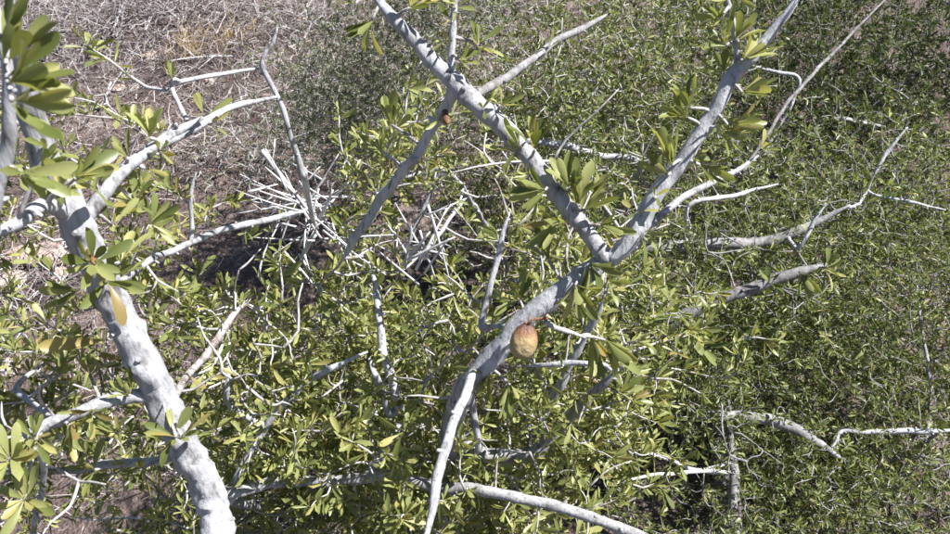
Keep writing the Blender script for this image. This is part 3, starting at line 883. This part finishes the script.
# ------------------------------------------------------------------ dead thorny twig clusters
def thorn_cluster(label, centre, twigs):
    root = P(*centre)
    e = link('dead_twig_cluster', None, None, root)
    e.empty_display_size = .03
    tag(e, label, 'dead twigs', 'bleached dead twig clusters')
    for (x0, y0, d0, x1, y1, d1, w) in twigs:
        a, b = P(x0, y0, d0), P(x1, y1, d1)
        v = b - a
        r = .5 * w * d0 / F
        side = rng.normal(0, .012, 3) * np.linalg.norm(v)
        path = smooth_path(np.array([[*a, r], [*(a + v * .35 + side), r * .9], [*(a + v * .7 + side * .8), r * .75], [*b, r * .4]]), .01)
        parts = [tube(path, 7, .08)]
        dr = unit(v)
        for k in range(rng.integers(0, 3)):
            t = rng.uniform(.3, .9)
            q = path[int(t * (len(path) - 1))]
            s = unit(np.cross(dr, rng.normal(0, 1, 3)) + dr * .6)
            parts.append(tube(np.array([[*q[:3], q[3] * .8], [*(q[:3] + s * .008), q[3] * .5], [*(q[:3] + s * rng.uniform(.012, .03)), q[3] * .2]]), 5))
        V, Fc = merge(parts)
        link('twig', mesh_from('twig', V - a, Fc, M_DEAD), e, a, root)


tw = [(303, 170, 1.0, 316, 232, 1.24, 8), (316, 232, 1.24, 300, 262, 1.28, 6), (262, 150, 1.2, 318, 222, 1.22, 5), (318, 222, 1.22, 333, 190, 1.18, 4), (248, 192, 1.2, 278, 184, 1.2, 3)]
for k in range(36):
    an = rng.uniform(0, 6.28)
    ln = rng.uniform(34, 84)
    cx, cy = 312 + rng.normal(0, 15), 213 + rng.normal(0, 20)
    d = 1.22 + rng.normal(0, .03)
    tw.append((cx, cy, d, cx + math.cos(an) * ln, cy + math.sin(an) * ln * .95, d + rng.normal(0, .04), rng.uniform(1.6, 2.7)))
thorn_cluster('tangle of bleached dead thorny twigs at the tip of the bare upright branch', (312, 222, 1.24), tw)
tw = [(416, 270, 1.3, 447, 208, 1.28, 4), (402, 265, 1.32, 430, 232, 1.28, 5), (408, 260, 1.3, 455, 237, 1.26, 4.5), (428, 205, 1.27, 450, 282, 1.32, 4), (420, 230, 1.29, 436, 280, 1.33, 3.5), (425, 250, 1.29, 448, 255, 1.28, 3.5), (405, 268, 1.32, 412, 228, 1.28, 4), (426, 215, 1.27, 447, 208, 1.25, 3)]
tw = [(a, b, c - .16, d, e, f - .16, w * .8) for a, b, c, d, e, f, w in tw]
for k in range(4):
    an = rng.uniform(-2.6, -.3)
    ln = rng.uniform(35, 75)
    cx, cy = 418 + rng.normal(0, 10), 268 + rng.normal(0, 8)
    tw.append((cx, cy, 1.15, cx + math.cos(an) * ln, cy + math.sin(an) * ln, 1.13 + rng.normal(0, .03), 2.6))
thorn_cluster('crossed bleached dead twigs over the dark gap left of the centre', (416, 268, 1.16), tw)

# ------------------------------------------------------------------ dry brush, litter and stones on the bare ground
DRY = [(45, 60, .34, .34, 150, 'grey dry brush with pale stalks in the top left corner behind near leaves'),
       (120, 35, .36, .42, 190, 'dark dry brush at the top edge, left of the ochre grass patch'),
       (185, 25, .30, .34, 140, 'dry brush at the top edge between two others, above the bare twig'),
       (300, 20, .32, .22, 90, 'low flat dry brush at the top edge right of the bare twig tip'),
       (35, 320, .26, .16, 80, 'low dry brush on the soil left of the thick trunk'),
       (100, 110, .30, .18, 110, 'low flat dry brush in the open ground above the left trunk')]
for px, py, rad, h, n, lab in DRY:
    r = PG(px, py)
    s = Shrub(r, lab, M_LEAF_GREY, bark=M_DRY, twig=M_DRY, name='dry_brush', cat='dry brush')
    for k in range(7):
        an = k * .9 + rng.uniform(0, .5)
        v = np.array([math.cos(an) * rad, math.sin(an) * rad, h * rng.uniform(.5, 1)])
        s.branch([(*(r + [0, 0, .01]), .004), (*(r + v * [.45, .45, .6]), .003), (*(r + v * [.9, .9, 1]), .0015)], world=True, sides=7, leaves=0, spur=False, name='stalk')
    n *= 4
    v = rng.normal(0, 1, (n, 3))
    v = unit(v) * rng.random((n, 1)) ** .5 * [rad, rad, h]
    v[:, 2] = np.abs(v[:, 2]) + .03
    s.grow(r + v, leafy=.06, L=.012, dens=.03, nl=(2, 3), r=(.0013, .0034))
    s.finish(60, 70)


def litter():
    n = 60000
    x = rng.uniform(-2.6, 1.6, n); y = rng.uniform(.6, 4.6, n)
    patch = np.sin(3.1 * x + 1.3 * np.sin(2.3 * y)) * np.sin(3.7 * y + 1.1 * np.sin(2.9 * x + 1)) + .5 * np.sin(8.3 * x + 2 * y) * np.sin(7.1 * y - 3 * x)
    keep = rng.random(n) < np.where(x < .2, 1, .35) * np.clip(.55 + .6 * patch, .10, 1)
    keep &= (np.hypot((x + .66) / .42, (y - 2.05) / .40) > 1) | (rng.random(n) < .2)  # straw thinned under the shrub, also to darken the shaded hollow
    x, y = x[keep], y[keep]
    n = len(x)
    parts = []
    z = ground_z(x, y)
    an = rng.uniform(0, 6.28, n); ln = rng.uniform(.02, .10, n); tilt = np.abs(rng.normal(0, .38, n)); r = rng.uniform(.0007, .0023, n)
    d = np.stack([np.cos(an) * np.cos(tilt), np.sin(an) * np.cos(tilt), np.sin(tilt)], 1)
    a = np.stack([x, y, z + rng.exponential(.018, n) + .002], 1)
    m = a + d * (ln * .5)[:, None] + rng.normal(0, .12, (n, 3)) * ln[:, None]
    m[:, 2] = np.maximum(m[:, 2], z + .003)
    b = a + d * ln[:, None]
    s = unit(np.cross(d, [0.1, 0.2, 1]))
    w = np.cross(d, s)
    rings = []
    for p, k in ((a, 1.0), (m, .9), (b, .5)):
        for j in range(3):
            t = j * 2.0944
            rings.append(p + (s * math.cos(t) + w * math.sin(t)) * (r * k)[:, None])
    V = np.stack(rings, 1).reshape(-1, 3)
    fl = []
    for q in (0, 3):
        for j in range(3):
            fl += [q + j, q + (j + 1) % 3, q + 3 + (j + 1) % 3, q + 3 + j]
    li = (np.array(fl)[None] + (np.arange(n) * 9)[:, None]).ravel()
    nf = n * 6
    mt, nn, l = new_mat('dry_straw')
    out = nn.new('ShaderNodeOutputMaterial')
    pr = nn.new('ShaderNodeBsdfPrincipled'); pr.inputs['Roughness'].default_value = .8
    at = nn.new('ShaderNodeAttribute'); at.attribute_name = 'rnd'
    rp = ramp(nn, [(0, (.03, .024, .024)), (.35, (.11, .09, .088)), (.65, (.25, .21, .205)), (.88, (.48, .45, .445)), (1, (.34, .27, .19))])
    l.new(at.outputs['Fac'], rp.inputs[0]); l.new(rp.outputs[0], pr.inputs['Base Color']); l.new(pr.outputs[0], out.inputs['Surface'])
    o = link('dry_litter', mesh_from('dry_litter', V, (li, np.arange(nf) * 4, np.full(nf, 4)), mt, True, np.repeat(rng.random(n), 9)))
    tag(o, 'bleached straw and twig litter strewn over the bare ground', 'litter', None, 'stuff')


litter()

# ochre dry grass tufts near the bare twig
M_STRAW = bark_mat('straw_ochre', [(0.0, (.24, .15, .06)), (.5, (.42, .30, .13)), (1.0, (.55, .44, .25))], 60, bump=.1)
for px, py, n, lab in [(195, 62, 60, 'ochre dry grass tuft just above the bare horizontal twig'), (232, 48, 45, 'smaller ochre dry grass tuft right of the first, below the top edge')]:
    r = PG(px, py)
    e = link('grass_tuft', None, None, r)
    tag(e, lab, 'grass tuft', 'ochre dry grass tufts')
    for k in range(n):
        an = rng.uniform(0, 6.28); t = rng.uniform(.1, .8); ln = rng.uniform(.07, .19)
        dv = np.array([math.cos(an) * math.sin(t), math.sin(an) * math.sin(t), math.cos(t)])
        b = r + np.array([rng.normal(0, .04), rng.normal(0, .04), 0])
        path = smooth_path(np.array([[*b, .0013], [*(b + dv * ln * .5), .0011], [*(b + dv * ln + [0, 0, -.25 * ln * math.sin(t)]), .0004]]), .03)
        V, li, ls, lt = tube(path, 4)
        link('blade', mesh_from('blade', V - b, (li, ls, lt), M_STRAW), e, b, r)

# fallen sticks
for k in range(16):
    px, py = (rng.uniform(0, 340), rng.uniform(0, 130)) if k < 12 else (rng.uniform(0, 70), rng.uniform(235, 350))
    c = PG(px, py)
    c[2] = ground_z(c[0], c[1]) + .03
    an = rng.uniform(0, 6.28); ln = rng.uniform(.12, .34)
    dv = np.array([math.cos(an), math.sin(an), rng.uniform(-.05, .12)]) * ln
    side = np.array([-math.sin(an), math.cos(an), .1]) * ln * rng.uniform(-.12, .12)
    r0 = rng.uniform(.002, .0042)
    main = smooth_path(np.array([[*(c - dv * .5), r0], [*(c - dv * .15 + side), r0 * .9], [*(c + dv * .2 + side), r0 * .75], [*(c + dv * .5), r0 * .35]]), .015)
    parts = [tube(main, 7, .1)]
    for j in range(rng.integers(1, 4)):
        q = main[int(rng.uniform(.25, .85) * len(main))]
        s = unit(dv) * .7 + unit(side + [0, 0, .01]) * rng.choice([-.7, .7]) + np.array([0, 0, rng.uniform(0, .3)])
        parts.append(tube(smooth_path(np.array([[*q[:3], q[3] * .7], [*(q[:3] + s * .03), q[3] * .5], [*(q[:3] + s * rng.uniform(.05, .1)), q[3] * .25]]), .015), 5))
    V, Fc = merge(parts)
    o = link('fallen_stick', mesh_from('fallen_stick', V - c, Fc, M_DEAD), None, c)
    tag(o, 'thin bleached forked stick lying on the litter-covered ground', 'stick', 'fallen sticks on the ground')

# stones
M_STONE = bark_mat('stone', [(0, (.20, .14, .12)), (.5, (.36, .27, .23)), (1, (.48, .40, .36))], 30, bump=.6, stretch=1)
for k, (px, py, s) in enumerate([(38, 262, .075), (62, 278, .03), (14, 285, .035), (300, 20, .03), (210, 88, .025), (150, 60, .03), (318, 52, .022), (8, 372, .03), (120, 92, .025)]):
    c = PG(px, py)
    V = []
    rg, sg = 7, 12
    ph = rng.uniform(0, 6.28, 6)
    for i in range(rg + 1):
        t = math.pi * i / rg
        for j in range(sg):
            a = 2 * math.pi * j / sg
            d = np.array([math.sin(t) * math.cos(a), math.sin(t) * math.sin(a), math.cos(t)])
            q = 1 + .16 * math.sin(3 * d[0] + ph[0]) + .14 * math.sin(4 * d[1] + ph[1]) + .12 * math.sin(5 * d[2] + ph[2]) + .06 * math.sin(9 * d[0] + 7 * d[1] + ph[3])
            V.append(d * q * s * np.array([1.2, .9, .38 if k == 0 else .6]))
    Fs = [(i * sg + j, (i + 1) * sg + j, (i + 1) * sg + (j + 1) % sg, i * sg + (j + 1) % sg) for i in range(rg) for j in range(sg)]
    c[2] = ground_z(c[0], c[1]) + s * .15
    o = link('stone', mesh_from('stone', np.array(V), Fs, M_STONE, smooth=False), None, c)
    tag(o, 'largest flat reddish stone on the soil left of the thick trunk' if k == 0 else 'small reddish-brown stone half buried among the dry litter', 'stone', 'stones on the ground')
